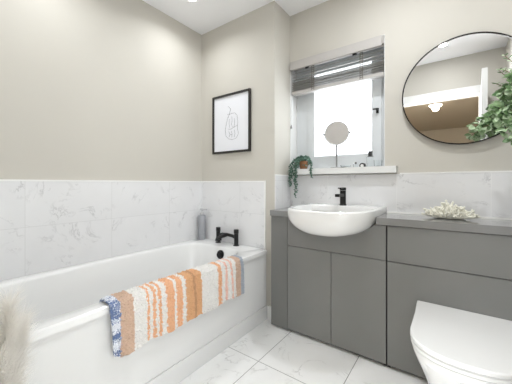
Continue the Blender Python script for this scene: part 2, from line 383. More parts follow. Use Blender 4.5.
# soap dispenser
sd = thing('soap_dispenser', (-1.940, 1.768, ZR), 'tall grey soap dispenser bottle with a pale pump in the bath corner', 'soap dispenser')
bm = bmesh.new(); lathe(bm, [(0.033, 0), (0.035, 0.003), (0.035, 0.224), (0.033, 0.230), (0.020, 0.236)], -1.940, 1.768, ZR, 32); link('bottle', bm, 'soap_grey', sd, smooth=True)
bm = bmesh.new(); lathe(bm, [(0.018, 0.237), (0.018, 0.254), (0.007, 0.256), (0.007, 0.280)], -1.940, 1.768, ZR, 20)
box(bm, -1.955, -1.875, 1.759, 1.777, ZR+0.280, ZR+0.292); link('pump', bm, 'soap_pump', sd, bevel=0.001)

# ------------------------------------------------------------------ bath mat draped over rim
def mat_material():
    m, N, L, P = newmat('striped_chenille'); P.inputs['Roughness'].default_value = 0.95; P.inputs['Specular IOR Level'].default_value = 0.1
    tc = N.new('ShaderNodeTexCoord'); sp = N.new('ShaderNodeSeparateXYZ'); L.new(tc.outputs['Object'], sp.inputs[0])
    nz = N.new('ShaderNodeTexNoise'); nz.inputs['Scale'].default_value = 90; L.new(tc.outputs['Object'], nz.inputs['Vector'])
    a = N.new('ShaderNodeMath'); a.operation = 'MULTIPLY_ADD'; L.new(nz.outputs['Fac'], a.inputs[0]); a.inputs[1].default_value = 0.032
    L.new(sp.outputs[1], a.inputs[2])
    mr = N.new('ShaderNodeMapRange'); mr.inputs[1].default_value = 0.54+0.016; mr.inputs[2].default_value = 1.51+0.016; L.new(a.outputs[0], mr.inputs[0])
    r = N.new('ShaderNodeValToRGB'); r.color_ramp.interpolation = 'CONSTANT'; L.new(mr.outputs[0], r.inputs[0])
    W = lin(226, 224, 221); T = lin(204, 176, 156); O = lin(226, 176, 140); O2 = lin(214, 168, 128); Bw = lin(186, 145, 112); Pk = lin(230, 190, 174); Bl = lin(112, 130, 168); Gb = lin(165, 172, 182)
    st = [(0.54, Bl), (0.607, T), (0.668, W), (0.735, O), (0.748, W), (0.766, O), (0.779, W), (0.797, O), (0.810, W), (0.842, O), (0.892, W), (0.905, O), (0.943, W), (0.968, O2), (1.02, Bw), (1.034, O2), (1.083, W),
          (1.222, O), (1.25, W), (1.283, Pk), (1.305, W), (1.335, Pk), (1.352, W), (1.385, T), (1.44, Gb)]
    e = r.color_ramp.elements
    e[0].position = 0; e[0].color = st[0][1]; e[1].position = 1; e[1].color = Gb
    for y, c in st[1:]:
        x = e.new((y-0.54)/0.97); x.color = c
    # white and navy bands inside the blue end stripe
    n2 = N.new('ShaderNodeTexNoise'); n2.inputs['Scale'].default_value = 220; L.new(tc.outputs['Object'], n2.inputs['Vector'])
    wv = N.new('ShaderNodeTexNoise'); wv.inputs['Scale'].default_value = 11; wv.inputs['Detail'].default_value = 1
    mp = N.new('ShaderNodeMapping'); mp.inputs['Scale'].default_value = (1, 0.3, 2.2); L.new(tc.outputs['Object'], mp.inputs[0]); L.new(mp.outputs[0], wv.inputs['Vector'])
    s = N.new('ShaderNodeMath'); s.operation = 'MULTIPLY_ADD'; s.inputs[1].default_value = 0.8; L.new(n2.outputs['Fac'], s.inputs[0]); L.new(wv.outputs['Fac'], s.inputs[2])
    gt = N.new('ShaderNodeMath'); gt.operation = 'GREATER_THAN'; L.new(s.outputs[0], gt.inputs[0]); gt.inputs[1].default_value = 0.89
    ends = N.new('ShaderNodeMath'); ends.operation = 'LESS_THAN'; ends.inputs[1].default_value = 0.607+0.016; L.new(a.outputs[0], ends.inputs[0])
    fm = N.new('ShaderNodeMath'); fm.operation = 'MULTIPLY'; L.new(gt.outputs[0], fm.inputs[0]); L.new(ends.outputs[0], fm.inputs[1])
    mx = N.new('ShaderNodeMix'); mx.data_type = 'RGBA'; L.new(fm.outputs[0], mx.inputs[0]); L.new(r.outputs[0], mx.inputs[6]); mx.inputs[7].default_value = lin(225, 228, 235)
    # small tonal mottling of the yarn
    m2 = N.new('ShaderNodeMix'); m2.data_type = 'RGBA'; m2.blend_type = 'MULTIPLY'; m2.inputs[0].default_value = 1
    rr = N.new('ShaderNodeMapRange'); rr.inputs[3].default_value = 0.55; rr.inputs[4].default_value = 1.35; L.new(n2.outputs['Fac'], rr.inputs[0])
    L.new(mx.outputs[2], m2.inputs[6]); L.new(rr.outputs[0], m2.inputs[7]); L.new(m2.outputs[2], P.inputs['Base Color'])
    return m
M['mat'] = mat_material()
def drape():
    # path across the rim: (x, z), arc-length sampled
    xo, xi = BX1+0.016, -1.293
    path = [(xi-0.022, ZR-0.13), (xi-0.010, ZR-0.05), (xi-0.004, ZR-0.01), (xi+0.012, ZR+0.013), (-1.255, ZR+0.015), (xo-0.016, ZR+0.012), (xo-0.001, ZR+0.001), (xo+0.003, ZR-0.03), (xo+0.006, ZR-0.12), (xo+0.008, ZR-0.235)]
    seg = [0]
    for p, q2 in zip(path, path[1:]): seg.append(seg[-1]+math.hypot(q2[0]-p[0], q2[1]-p[1]))
    def at(s):
        s = max(0, min(seg[-1], s))
        for i in range(len(path)-1):
            if s <= seg[i+1]:
                t = (s-seg[i])/(seg[i+1]-seg[i]); return (path[i][0]*(1-t)+path[i+1][0]*t, path[i][1]*(1-t)+path[i+1][1]*t)
        return path[-1]
    nu, nv = 330, 150
    bm = bmesh.new()
    top = []; 
    for layer in (0, 1):
        g = []
        for i in range(nu+1):
            u = i/nu; y = 0.566+0.906*u
            row = []
            L_ = seg[-1]*(1.0+0.0)
            endcut = 0.012*math.sin(y*23)+0.010*noise.noise(Vector((y*30, 0, 3)))
            lo = 0.03
            hi = L_ - 0.004 + endcut*0.6 - (0.028*max(0, (0.60-y)/0.05))
            for j in range(nv+1):
                s = lo+(hi-lo)*j/nv
                x, z = at(s); x2, z2 = at(s+0.006); x1, z1 = at(s-0.006)
                tx, tz = x2-x1, z2-z1; l = math.hypot(tx, tz) or 1; nx, nz_ = -tz/l, tx/l
                if s > seg[5] and nx < 0: nx, nz_ = -nx, -nz_
                if nz_ < 0 and s < seg[6]: nx, nz_ = -nx, -nz_
                ov = max(0, s-seg[7])
                wave = 0.006*math.sin(y*38+1)*min(1, ov/0.1)+0.004*math.sin(y*81)*min(1, ov/0.1)
                yy = y + ov*0.10*max(0, (0.62-y)/0.08) + 0.004*noise.noise(Vector((s*30, y*8, 1)))*min(1, ov*8)
                if layer == 0:
                    nb = noise.noise(Vector((y*150, s*150, 0)))*0.009+noise.noise(Vector((y*40, s*40, 5)))*0.002+0.004
                    o = nb+abs(wave)*0+wave*0+0.0
                else: o = -0.006
                px, pz = x+nx*o, z+nz_*o
                if ov > 0: px += max(0, wave+0.004)
                row.append(bm.verts.new((px, yy, pz)))
            g.append(row)
        top.append(g)
    a, b = top
    for i in range(nu):
        for j in range(nv):
            bm.faces.new((a[i][j], a[i+1][j], a[i+1][j+1], a[i][j+1])); bm.faces.new((b[i][j+1], b[i+1][j+1], b[i+1][j], b[i][j]))
    for i in range(nu):
        for j in (0, nv): bm.faces.new((a[i][j], b[i][j], b[i+1][j], a[i+1][j]) if j else (a[i+1][j], b[i+1][j], b[i][j], a[i][j]))
    for j in range(nv):
        for i in (0, nu): bm.faces.new((a[i][j+1], b[i][j+1], b[i][j], a[i][j]) if i == 0 else (a[i][j], b[i][j], b[i][j+1], a[i][j+1]))
    return bm
o = link('bath_mat', drape(), 'mat', None, smooth=True)
tag(o, 'striped orange, white and blue chenille bath mat draped over the bath rim', 'bath mat')

# ------------------------------------------------------------------ framed picture
FX0, FX1, FZ0, FZ1 = -1.838, -1.392, 1.374, 1.906
pic = thing('framed_picture', ((FX0+FX1)/2, YE, FZ0), 'black framed line drawing hanging on the wall above the bath taps', 'picture')
fw = 0.017; fy = YE-0.022
link('frame', B((FX0, FX0+fw, fy, YE-0.001, FZ0, FZ1), (FX1-fw, FX1, fy, YE-0.001, FZ0, FZ1), (FX0+fw, FX1-fw, fy, YE-0.001, FZ0, FZ0+fw), (FX0+fw, FX1-fw, fy, YE-0.001, FZ1-fw, FZ1)), 'black_frame', pic)
link('print', B((FX0+fw, FX1-fw, YE-0.010, YE-0.002, FZ0+fw, FZ1-fw)), 'paper', pic)
bm = bmesh.new()
def pp(u, v): return (FX0+fw+(FX1-FX0-2*fw)*u, YE-0.0112, FZ1-fw-(FZ1-FZ0-2*fw)*v)
strokes = [[(0.42,0.19),(0.47,0.22),(0.50,0.25)], [(0.40,0.335),(0.46,0.335),(0.55,0.325)],
  [(0.50,0.25),(0.47,0.30),(0.44,0.36),(0.40,0.42),(0.37,0.50)], [(0.55,0.33),(0.62,0.33),(0.68,0.38),(0.70,0.50),(0.69,0.62),(0.72,0.70),(0.66,0.78),(0.55,0.80),(0.44,0.78),(0.36,0.72),(0.34,0.62),(0.37,0.50)],
  [(0.46,0.42),(0.45,0.50),(0.47,0.58)], [(0.53,0.38),(0.54,0.46),(0.52,0.52),(0.55,0.58)], [(0.60,0.42),(0.61,0.52),(0.59,0.58)], [(0.42,0.60),(0.50,0.61),(0.60,0.58),(0.68,0.56)],
  [(0.44,0.64),(0.47,0.70),(0.45,0.75)], [(0.52,0.64),(0.54,0.70),(0.53,0.76)], [(0.60,0.63),(0.62,0.70),(0.60,0.76)]]
for s in strokes:
    tube(bm, [pp(*p) for p in s], 0.0011, 5)
for c, r in (((0.51, 0.71), 0.004), ((0.47, 0.335), 0.003)): disc(bm, Vector(pp(*c))+Vector((0, 0.0008, 0)), (0, -1, 0), r, 0.002, 10)
link('line_drawing', bm, 'ink', pic)

# ------------------------------------------------------------------ basin hull shape
BCX, BYB, BYM = -0.645, YW-0.0105, 1.70        # centre, back, start of the curved front
def hullring(a, yfront, z, n=20, yb=None):
    """D-shaped plan: straight back and sides, superelliptic front"""
    yb = BYB if yb is None else yb
    ym = yfront + (BYM-1.43)
    pts = [(BCX+a, yb, z), (BCX+a, (yb+ym)/2, z)]
    for i in range(n*2+1):
        t = PI*i/(2*n); c, s = math.cos(t), math.sin(t); e = 2/2.5
        pts.append((BCX+a*math.copysign(abs(c)**e, c), ym-(ym-yfront)*abs(s)**e, z))
    pts += [(BCX-a, (yb+ym)/2, z), (BCX-a, yb, z)]
    return pts
ZB = 0.942; ZBB = 0.781; AB = 0.264; YF = 1.432
def hull_a(z):   # half width of the outer hull at height z
    t = max(0, min(1, (ZB-0.010-z)/(ZB-0.010-ZBB))); return AB*(0.38+0.62*math.sqrt(max(0, 1-t**2.6)))
def hull_y(z):
    t = max(0, min(1, (ZB-0.010-z)/(ZB-0.010-ZBB))); return YF+0.13*(1-math.sqrt(max(0, 1-t**2.6)))

# ------------------------------------------------------------------ vanity cabinets and worktop
X0, XA, XB, XD, XE = -1.140, -0.996, -0.664, -0.324, XR-0.001
ZCB = 0.852; ZD = 0.641
DT = 0.018                                     # door thickness
van = thing('vanity_unit', ((X0+XD)/2, 1.9, 0), 'dark grey vanity unit with two doors under the basin', 'cabinet')
link('filler_panel', B((X0, XA-0.003, YV, YV+DT, 0.012, ZCB-0.002)), 'grey_filler', van, bevel=0.0008)
link('door', B((XA, XB-0.0018, YV, YV+DT, 0.024, ZD-0.004)), 'grey', van, bevel=0.001)
link('door', B((XB+0.0018, XD-0.004, YV, YV+DT, 0.024, ZD-0.004)), 'grey', van, bevel=0.001)
# drawer front with the notch the basin sits in
zs = [ZCB-0.004-(ZCB-0.004-ZBB+0.004)*i/16 for i in range(17)]
g = 0.004
def hull_w(z):   # half width of the hull where it passes the cabinet front
    a, yf = hull_a(z), hull_y(z); ym = yf+BYM-1.43
    return a if YV >= ym else a*max(0, 1-((ym-YV)/(ym-yf))**2.5)**0.4
xr1 = XD-0.004; cols = [(XA, ZCB-0.005), (BCX-hull_w(zs[0])-g-0.0005, ZCB-0.005)]
cols += [(BCX-hull_w(z)-g, z) for z in zs] + [(BCX+hull_w(z)+g, z) for z in reversed(zs)] + [(BCX+hull_w(zs[0])+g+0.0005, ZCB-0.005), (xr1, ZCB-0.005)]
bm = bmesh.new()
loft(bm, [[(x, YV, ZD), (x, YV+DT, ZD), (x, YV+DT, z), (x, YV, z)] for x, z in cols])
link('drawer_front', bm, 'grey', van)
cb = YV+DT+0.002
link('carcass', B((X0+0.002, X0+0.02, cb, YW-0.012, 0.002, ZCB-0.002), (XD-0.02, XD-0.002, cb, YW-0.012, 0.002, ZCB-0.002), (X0+0.02, XD-0.02, cb, YW-0.012, 0.06, 0.078), (X0+0.02, XD-0.02, YW-0.03, YW-0.012, 0.078, 0.74), (X0+0.02, XD-0.02, cb+0.012, cb+0.03, 0.001, 0.06), (X0+0.02, XD-0.02, cb, cb+0.006, 0.70, 0.76), (XB-0.02, XB+0.02, cb, cb+0.006, 0.078, 0.70)), 'shadow_gap', van)
wc = thing('toilet_cabinet', ((XD+XE)/2, 1.9, 0), 'dark grey panelled cistern cabinet behind the toilet', 'cabinet')
link('upper_panel', B((XD+0.004, XE, YV, YV+DT, ZD, ZCB-0.005)), 'grey', wc, bevel=0.001)
link('lower_panel', B((XD+0.004, XE, YV, YV+DT, 0.024, ZD-0.005)), 'grey', wc, bevel=0.001)
link('carcass', B((XD, XD+0.018, cb, YW-0.012, 0.002, ZCB-0.002), (XD+0.018, XE, cb, cb+0.006, 0.6, 0.68), (XD+0.018, XE, cb+0.012, cb+0.03, 0.001, 0.06), (XD+0.018, XE, YW-0.03, YW-0.012, 0.06, ZCB-0.002)), 'shadow_gap', wc)
# worktop with basin cut-out
cf = YV-0.010
ra = AB*0.985+0.004; 
ring = hullring(ra, YF+0.006, 0)
notch = [(p[0], p[1]) for p in ring]
xr_, xl_ = BCX+ra, BCX-ra
YCUT = YW-0.045
out = [(X0-0.006, cf), (xl_, cf), (xl_, YCUT), (xr_, YCUT), (xr_, cf), (XE, cf), (XE, YW-0.0105), (XC+0.011 if False else X0-0.006, YW-0.0105)]
bm = bmesh.new(); extrude_poly(bm, [(x, y, ZCB) for x, y in out], (0, 0, ZC-ZCB)); bmesh.ops.triangulate(bm, faces=[f for f in bm.faces if len(f.verts) > 4])
o = link('worktop', bm, 'counter'); tag(o, 'long slim grey worktop running under the basin and coral', 'worktop')
link('upstand_seal', B((XC+0.02, BCX-AB-0.004, YW-0.020, YW-0.0105, ZC, ZC+0.010)), 'trim', o)
link('upstand_seal', B((BCX+AB+0.004, XE, YW-0.020, YW-0.0105, ZC, ZC+0.010)), 'trim', o)

# ------------------------------------------------------------------ basin
bs = thing('washbasin', (BCX, 1.72, ZC), 'white semi-recessed washbasin set into the grey worktop', 'washbasin')
yb2 = YCUT-0.004
ycl = lambda pts, yb: [(x, min(y, yb), z) for x, y, z in pts]
R = []
for z in [ZBB, ZBB+0.002, ZBB+0.006, ZBB+0.012, ZBB+0.022, ZBB+0.034, ZBB+0.05, ZBB+0.07, ZBB+0.09, ZBB+0.108, ZC-0.001]:
    R.append(hullring(hull_a(z)-0.0, hull_y(z), z, yb=yb2-0.10*(1-math.sqrt(max(0, 1-((ZC+0.004-z)/(ZC+0.004-ZBB))**2)))))
R.append(hullring(hull_a(ZC+0.001), hull_y(ZC+0.001), ZC+0.001, yb=BYB-0.001)); R.append(hullring(hull_a(ZC+0.02), hull_y(ZC+0.02), ZC+0.02, yb=BYB)); R.append(hullring(AB, YF, ZB-0.008, yb=BYB)); R.append(hullring(AB-0.007, YF+0.007, ZB, yb=BYB-0.004))
# inner bowl: offset D with a tap deck at the back
def inner(a, y0, y1, z, n=20):
    pts = [(BCX+a, (y1*0.8+y0*0.2), z), (BCX+a, (y0+y1)/2+0.03, z)]
    ym = y0+0.22*(y1-y0)/0.36
    for i in range(n*2+1):
        t = PI*i/(2*n); c, s = math.cos(t), math.sin(t); e = 2/2.7
        pts.append((BCX+a*math.copysign(abs(c)**e, c), ym-(ym-y0)*abs(s)**e, z))
    pts += [(BCX-a, (y0+y1)/2+0.03, z), (BCX-a, (y1*0.8+y0*0.2), z)]
    return pts
y1 = BYB-0.105
R += [inner(AB-0.022, YF+0.022, y1+0.06, ZB-0.001), inner(AB-0.032, YF+0.032, y1+0.05, ZB-0.012), inner(AB-0.05, YF+0.05, y1+0.035, ZB-0.06), inner(AB-0.09, YF+0.09, y1+0.0, ZB-0.11), inner(AB-0.15, YF+0.14, y1-0.05, ZB-0.135), inner(0.03, 1.66, 1.72, ZB-0.14)]
bm = bmesh.new(); loft(bm, R); 
link('basin_bowl', bm, 'ceramic', bs, smooth=True)
bm = bmesh.new(); disc(bm, (BCX-0.0, y1+0.030, ZB-0.045), (0, -1, 0.35), 0.011, 0.005, 20); link('overflow_hole', bm, 'shadow_gap', bs)
bm = bmesh.new(); lathe(bm, [(0.030, 0), (0.030, 0.004), (0.022, 0.006)], BCX, 1.69, ZB-0.1395, 24); link('waste', bm, 'black', bs, smooth=True)
# basin tap
TX, TY = -0.662, 1.985
bt = thing('basin_tap', (TX, TY, ZB), 'black single-lever basin tap standing behind the washbasin bowl', 'tap')
bm = bmesh.new(); lathe(bm, [(0.025, -0.001), (0.025, 0.006), (0.0215, 0.008), (0.0215, 0.104)], TX, TY, ZB, 28)
link('tap_body', bm, 'black', bt, smooth=True)
bm = bmesh.new(); box(bm, TX-0.015, TX+0.015, TY-0.125, TY-0.012, ZB+0.062, ZB+0.082); link('spout', bm, 'black', bt, bevel=0.005)
bm = bmesh.new(); lathe(bm, [(0.022, 0.106), (0.023, 0.108), (0.023, 0.124), (0.021, 0.127)], TX, TY, ZB, 28); box(bm, TX-0.012, TX+0.012, TY-0.075, TY, ZB+0.119, ZB+0.128); link('lever', bm, 'black', bt, bevel=0.0015)

# ------------------------------------------------------------------ toilet
TCX, THW = 0.035, 0.197; TYB, TYF = YV-0.004, 1.228
def dring(sc_, yf, z, yb=TYB, n=28, e=2.35, straight=0.20):
    a = THW*sc_; ym = yf+(1.425-TYF)
    pts = [(TCX+a*1.03, yb, z), (TCX+a, (yb+ym)/2, z)]
    for i in range(2*n+1):
        t = PI*i/(2*n); c, s = math.cos(t), math.sin(t)
        pts.append((TCX+a*math.copysign(abs(c)**(2/e), c), ym-(ym-yf)*abs(s)**(2/e), z))
    pts += [(TCX-a, (yb+ym)/2, z), (TCX-a*1.03, yb, z)]
    return pts
tl = thing('toilet', (TCX, 1.5, 0), 'white back-to-wall toilet with a closed D-shaped lid', 'toilet')
ZL = 0.447
bm = bmesh.new(); loft(bm, [dring(0.985, TYF+0.006, ZL-0.021), dring(1.0, TYF, ZL-0.017), dring(1.0, TYF, ZL-0.005), dring(0.985, TYF+0.005, ZL), dring(0.9, TYF+0.03, ZL+0.001)])
link('toilet_lid', bm, 'seat', tl, smooth=True)
bm = bmesh.new(); loft(bm, [dring(0.975, TYF+0.010, ZL-0.043), dring(0.99, TYF+0.004, ZL-0.039), dring(0.99, TYF+0.004, ZL-0.028), dring(0.975, TYF+0.010, ZL-0.024)])
link('toilet_seat', bm, 'seat', tl, smooth=True)
bm = bmesh.new(); loft(bm, [dring(0.60, 1.40, 0.001), dring(0.62, 1.385, 0.02), dring(0.64, 1.37, 0.10), dring(0.68, 1.335, 0.18), dring(0.76, 1.29, 0.26), dring(0.87, 1.25, 0.33), dring(0.945, 1.227, 0.38), dring(0.975, TYF+0.008, ZL-0.052), dring(0.965, TYF+0.012, ZL-0.046)])
link('toilet_pan', bm, 'ceramic', tl, smooth=True)
# ------------------------------------------------------------------ round mirror
MC = Vector((0.045, 2.050, 1.665)); MR = 0.325; TILT = math.radians(0.7)
mn = Vector((0, -math.cos(TILT), -math.sin(TILT)))
mr_ = thing('round_wall_mirror', (MC.x, YW, MC.z-MR), 'large round wall mirror with a thin dark frame', 'mirror')
bm = bmesh.new(); disc(bm, MC-mn*0.004, mn, MR-0.002, 0.004, 96); link('mirror_glass', bm, 'mirror', mr_)
u, v = frame_of(mn)
bm = bmesh.new(); n = 96; rings = []
for k in range(n+1):
    a = 2*PI*k/n; rd = u*math.cos(a)+v*math.sin(a)
    rings.append([MC+rd*(MR+dr)+mn*dn for dr, dn in ((-0.003, 0.004), (0.004, 0.004), (0.004, -0.016), (-0.003, -0.016))])
loft(bm, rings, True, False, False); bmesh.ops.remove_doubles(bm, verts=bm.verts, dist=1e-5)
link('mirror_frame', bm, 'bronze_frame', mr_, smooth=True)
bm = bmesh.new(); disc(bm, MC-mn*0.006, -mn, MR-0.03, 0.012, 48); link('backing_board', bm, 'shadow_gap', mr_)

# ------------------------------------------------------------------ venetian blind
bl = thing('venetian_blind', (-0.775, YW, 2.14), 'pale venetian blind pulled up at the top of the window', 'blind')
vy = YW-0.022
link('valance', B((-1.140, -0.410, vy-0.014, vy, 2.070, 2.140)), 'blind', bl, bevel=0.003)
for xx in (-1.138, -0.418): link('valance_return', B((xx, xx+0.006, vy+0.0005, YW-0.001, 2.072, 2.138)), 'blind', bl)
link('headrail', B((-1.146, -0.402, YW, YW+0.05, 2.095, 2.148)), 'blind', bl)
def slat(z, tilt, w_=0.05, x0=-1.14, x1=-0.404, dy=0):
    c, s = math.cos(tilt), math.sin(tilt); cy = YW+0.024+dy
    bm = bmesh.new(); pts = []
    prof = [(-0.5, 0), (-0.25, 0.03), (0, 0.042), (0.25, 0.03), (0.5, 0), (0.5, -0.05), (0, -0.012), (-0.5, -0.05)]
    rr = [[(x, cy+(a*c-b*s)*w_, z+(a*s+b*c)*w_) for a, b in prof] for x in (x0, x1)]
    loft(bm, rr); return bm
zb = 1.876
for i in range(10): link('slat', slat(zb+0.027+i*0.0082, 0.05*((i*7) % 3-1)+0.04, 0.05, dy=0.009*(i % 2)), 'slat', bl)
for z, t_ in ((2.002, 0.25), (2.028, 0.35), (2.058, 0.45)): link('slat', slat(z, t_), 'slat', bl)
link('bottom_rail', B((-1.14, -0.404, YW-0.001, YW+0.049, zb-0.008, zb+0.018)), 'blind', bl, bevel=0.004)
for xx in (-0.942, -0.555):
    bm = B((xx-0.012, xx-0.008, YW-0.0065, YW-0.0035, zb-0.004, 2.075), (xx+0.008, xx+0.012, YW-0.0065, YW-0.0035, zb-0.004, 2.075))
    for k in range(13): box(bm, xx-0.008, xx+0.008, YW-0.0062, YW-0.0038, zb+0.008+k*0.0155, zb+0.0125+k*0.0155)
    link('ladder_tape', bm, 'blind_dark', bl)
    link('cord_bracket', B((xx-0.06, xx-0.03, vy-0.002, vy+0.01, 2.060, 2.070)), 'black', bl)
bm = bmesh.new(); tube(bm, [(-1.135, YW-0.012, 2.07), (-1.137, YW-0.014, 1.85), (-1.138, YW-0.014, 1.60)], 0.0012, 6); link('pull_cord', bm, 'blind', bl)
bm = bmesh.new(); lathe(bm, [(0.003, 0.03), (0.006, 0.022), (0.009, 0.004), (0.008, 0)], -1.138, YW-0.014, 1.575, 14); link('cord_pull', bm, simple('grey_acorn', lin(150, 148, 145), 0.5), bl, smooth=True)

# ------------------------------------------------------------------ shaving mirror
sx, sy = -0.752, 2.105
sm = thing('pedestal_mirror', (sx, sy, ZS), 'round pedestal shaving mirror standing on the window sill', 'mirror')
bm = bmesh.new(); lathe(bm, [(0.055, 0), (0.055, 0.005), (0.045, 0.009), (0.008, 0.013)], sx, sy, ZS, 32); link('base', bm, 'steel', sm, smooth=True)
bm = bmesh.new(); tube(bm, [(sx, sy, ZS+0.012), (sx, sy, 1.405)], 0.0065, 12); link('stem', bm, 'steel', sm, smooth=True)
dv = Vector((-sx, -sy, 0.05)).normalized(); dv = Vector((0.12, -1, 0.02)).normalized()
mc2 = Vector((sx, sy, 1.498)); rr2 = 0.092
bm = bmesh.new(); disc(bm, mc2-dv*0.005, dv, rr2-0.003, 0.010, 48); link('mirror_disc', bm, 'frosted_mirror', sm)
u, v = frame_of(dv); bm = bmesh.new(); rings = []
for k in range(65):
    a = 2*PI*k/64; rd = u*math.cos(a)+v*math.sin(a)
    rings.append([mc2+rd*(rr2+0.004*math.cos(q_))+dv*0.008*math.sin(q_) for q_ in [2*PI*i/8 for i in range(8)]])
loft(bm, rings, True, False, False); bmesh.ops.remove_doubles(bm, verts=bm.verts, dist=1e-5); link('rim', bm, 'chrome', sm, smooth=True)
side = dv.cross(Vector((0, 0, 1))).normalized()
bm = bmesh.new(); R_ = rr2+0.008
tube(bm, [mc2+side*R_*math.cos(a)+Vector((0, 0, R_*math.sin(a)*1.02)) for a in [PI+PI*i/20 for i in range(21)]], 0.003, 8)
for s in (-1, 1): tube(bm, [mc2+side*s*(R_-0.006), mc2+side*s*(R_+0.010)], 0.006, 10)
link('yoke', bm, 'steel', sm, smooth=True)

# ------------------------------------------------------------------ small bottles on the sill
t1 = thing('perfume_bottle', (-0.500, 2.11, ZS), 'tall clear bottle with a dark cap at the right end of the window sill', 'bottle')
bm = B((-0.524, -0.476, 2.095, 2.125, ZS, ZS+0.075)); link('glass_body', bm, 'glass', t1, bevel=0.004)
bm = B((-0.5125, -0.4875, 2.0975, 2.1225, ZS+0.079, ZS+0.118)); box(bm, -0.517, -0.483, 2.094, 2.126, ZS+0.0755, ZS+0.080); link('cap', bm, 'darkglass', t1, bevel=0.002)
t2 = thing('squat_jar', (-0.545, 2.07, ZS), 'small squat jar with a dark arched lid on the window sill', 'jar')
bm = bmesh.new(); rings = [[(-0.545+0.021*math.cos(a), y, ZS+0.010+0.021*max(math.sin(a), -0.45)) for a in [2*PI*i/24 for i in range(24)]] for y in (2.06, 2.085)]
loft(bm, rings); link('lid', bm, 'darkglass', t2, bevel=0.001)
bm = bmesh.new(); rings = [[(-0.545+0.011*math.cos(a), y, ZS+0.009+0.012*max(math.sin(a), -0.6)) for a in [2*PI*i/20 for i in range(20)]] for y in (2.054, 2.060)]
loft(bm, rings); link('glass_body', bm, 'white_label', t2)
t3 = thing('stoppered_bottle', (-0.600, 2.09, ZS), 'little clear bottle with a tiny dark stopper beside the squat jar', 'bottle')
bm = B((-0.617, -0.583, 2.08, 2.10, ZS, ZS+0.026)); link('glass_body', bm, 'glass', t3, bevel=0.003)
bm = bmesh.new(); lathe(bm, [(0.007, 0.027), (0.007, 0.040)], -0.600, 2.09, ZS, 12); link('stopper', bm, 'darkglass', t3)
t4 = thing('glass_dish', (-0.672, 2.075, ZS), 'low clear dish on the window sill beside the shaving mirror base', 'dish')
bm = bmesh.new(); lathe(bm, [(0.025, 0), (0.034, 0.004), (0.038, 0.020), (0.035, 0.020), (0.031, 0.007), (0.01, 0.005)], -0.672, 2.075, ZS, 24); link('dish_body', bm, 'glass', t4, smooth=True)
t5 = thing('glass_tumbler', (-0.445, 2.10, ZS), 'pale clear tumbler at the right-hand end of the window sill', 'tumbler')
bm = bmesh.new(); lathe(bm, [(0.024, 0), (0.027, 0.003), (0.029, 0.048), (0.026, 0.048), (0.024, 0.006), (0.01, 0.005)], -0.445, 2.10, ZS, 24); link('jar_body', bm, 'glass', t5, smooth=True)

# ------------------------------------------------------------------ trailing plant on the sill
tp_ = thing('trailing_plant', (-1.035, 2.10, ZS), 'small trailing green plant in a terracotta pot on the window sill', 'potted plant')
px, py = -1.035, 2.095
bm = bmesh.new(); lathe(bm, [(0.026, 0), (0.030, 0.004), (0.038, 0.056), (0.041, 0.057), (0.041, 0.066), (0.036, 0.066), (0.034, 0.052)], px, py, ZS, 28); link('pot', bm, 'terracotta', tp_, smooth=True)
bm = bmesh.new(); lathe(bm, [(0.030, 0.048), (0.033, 0.054), (0.01, 0.057)], px, py, ZS, 20); link('soil', bm, 'soil', tp_)
strands = []
def arc(a, b, c, top, n=14):
    out = []
    for i in range(n+1):
        t = i/n; p = Vector(a).lerp(Vector(b), t); out.append(p+Vector((0, 0, 4*t*(1-t)*top)))
    return out
zt = ZS+0.062
def hang(x, y, zend, seed, top=0.045):
    rnd = random.Random(seed)
    st = Vector((px+rnd.uniform(-.015, .015), py-0.01, zt)); lip = Vector((x, y, ZS+0.022))
    pts = arc(st, lip, None, top, 10); z = lip.z-0.02
    while z > zend: pts.append(Vector((x+rnd.uniform(-.005, .005), y+rnd.uniform(-.003, .003), z))); z -= 0.018
    return pts
for args in ((-1.118, 2.005, 1.065, 1), (-1.112, 2.010, 1.085, 2), (-1.066, 2.005, 0.975, 3), (-1.058, 2.010, 1.02, 4), (-1.072, 2.008, 1.08, 5), (-0.925, 2.010, 1.148, 6), (-0.930, 2.012, 1.185, 7), (-1.105, 2.012, 1.14, 14), (-1.09, 2.012, 1.165, 15)):
    strands.append(hang(*args))
rnd = random.Random(9)
for k in range(24):
    a = rnd.uniform(0, 2*PI); r = rnd.uniform(0.03, 0.08)
    e = Vector((px+math.cos(a)*r*1.25, min(py+math.sin(a)*r*0.8, 2.16), ZS+rnd.uniform(0.02, 0.06)))
    e.x = max(e.x, XC+0.02)
    strands.append(arc((px, py, zt), e, None, rnd.uniform(0.03, 0.06), 9))
bm = bmesh.new()
for s in strands: tube(bm, s, 0.0012, 5)
link('stems', bm, 'stem', tp_)
bm = bmesh.new()
def bead(bm, c, r, d):
    mtx = Matrix.Translation(c) @ d.to_track_quat('Z', 'Y').to_matrix().to_4x4() @ Matrix.Diagonal((1, 0.55, 1.45, 1))
    bmesh.ops.create_icosphere(bm, subdivisions=1, radius=r, matrix=mtx)
for s in strands:
    for i, p in enumerate(s):
        if i < 2: continue
        for k in range(3):
            d = Vector((rnd.uniform(-1, 1), rnd.uniform(-1, 0.3), rnd.uniform(-0.8, 0.6))).normalized()
            bead(bm, p+d*0.006+Vector((0, 0, rnd.uniform(-.006, .006))), rnd.uniform(0.0052, 0.0078), d)
link('foliage', bm, 'succulent', tp_, smooth=True)

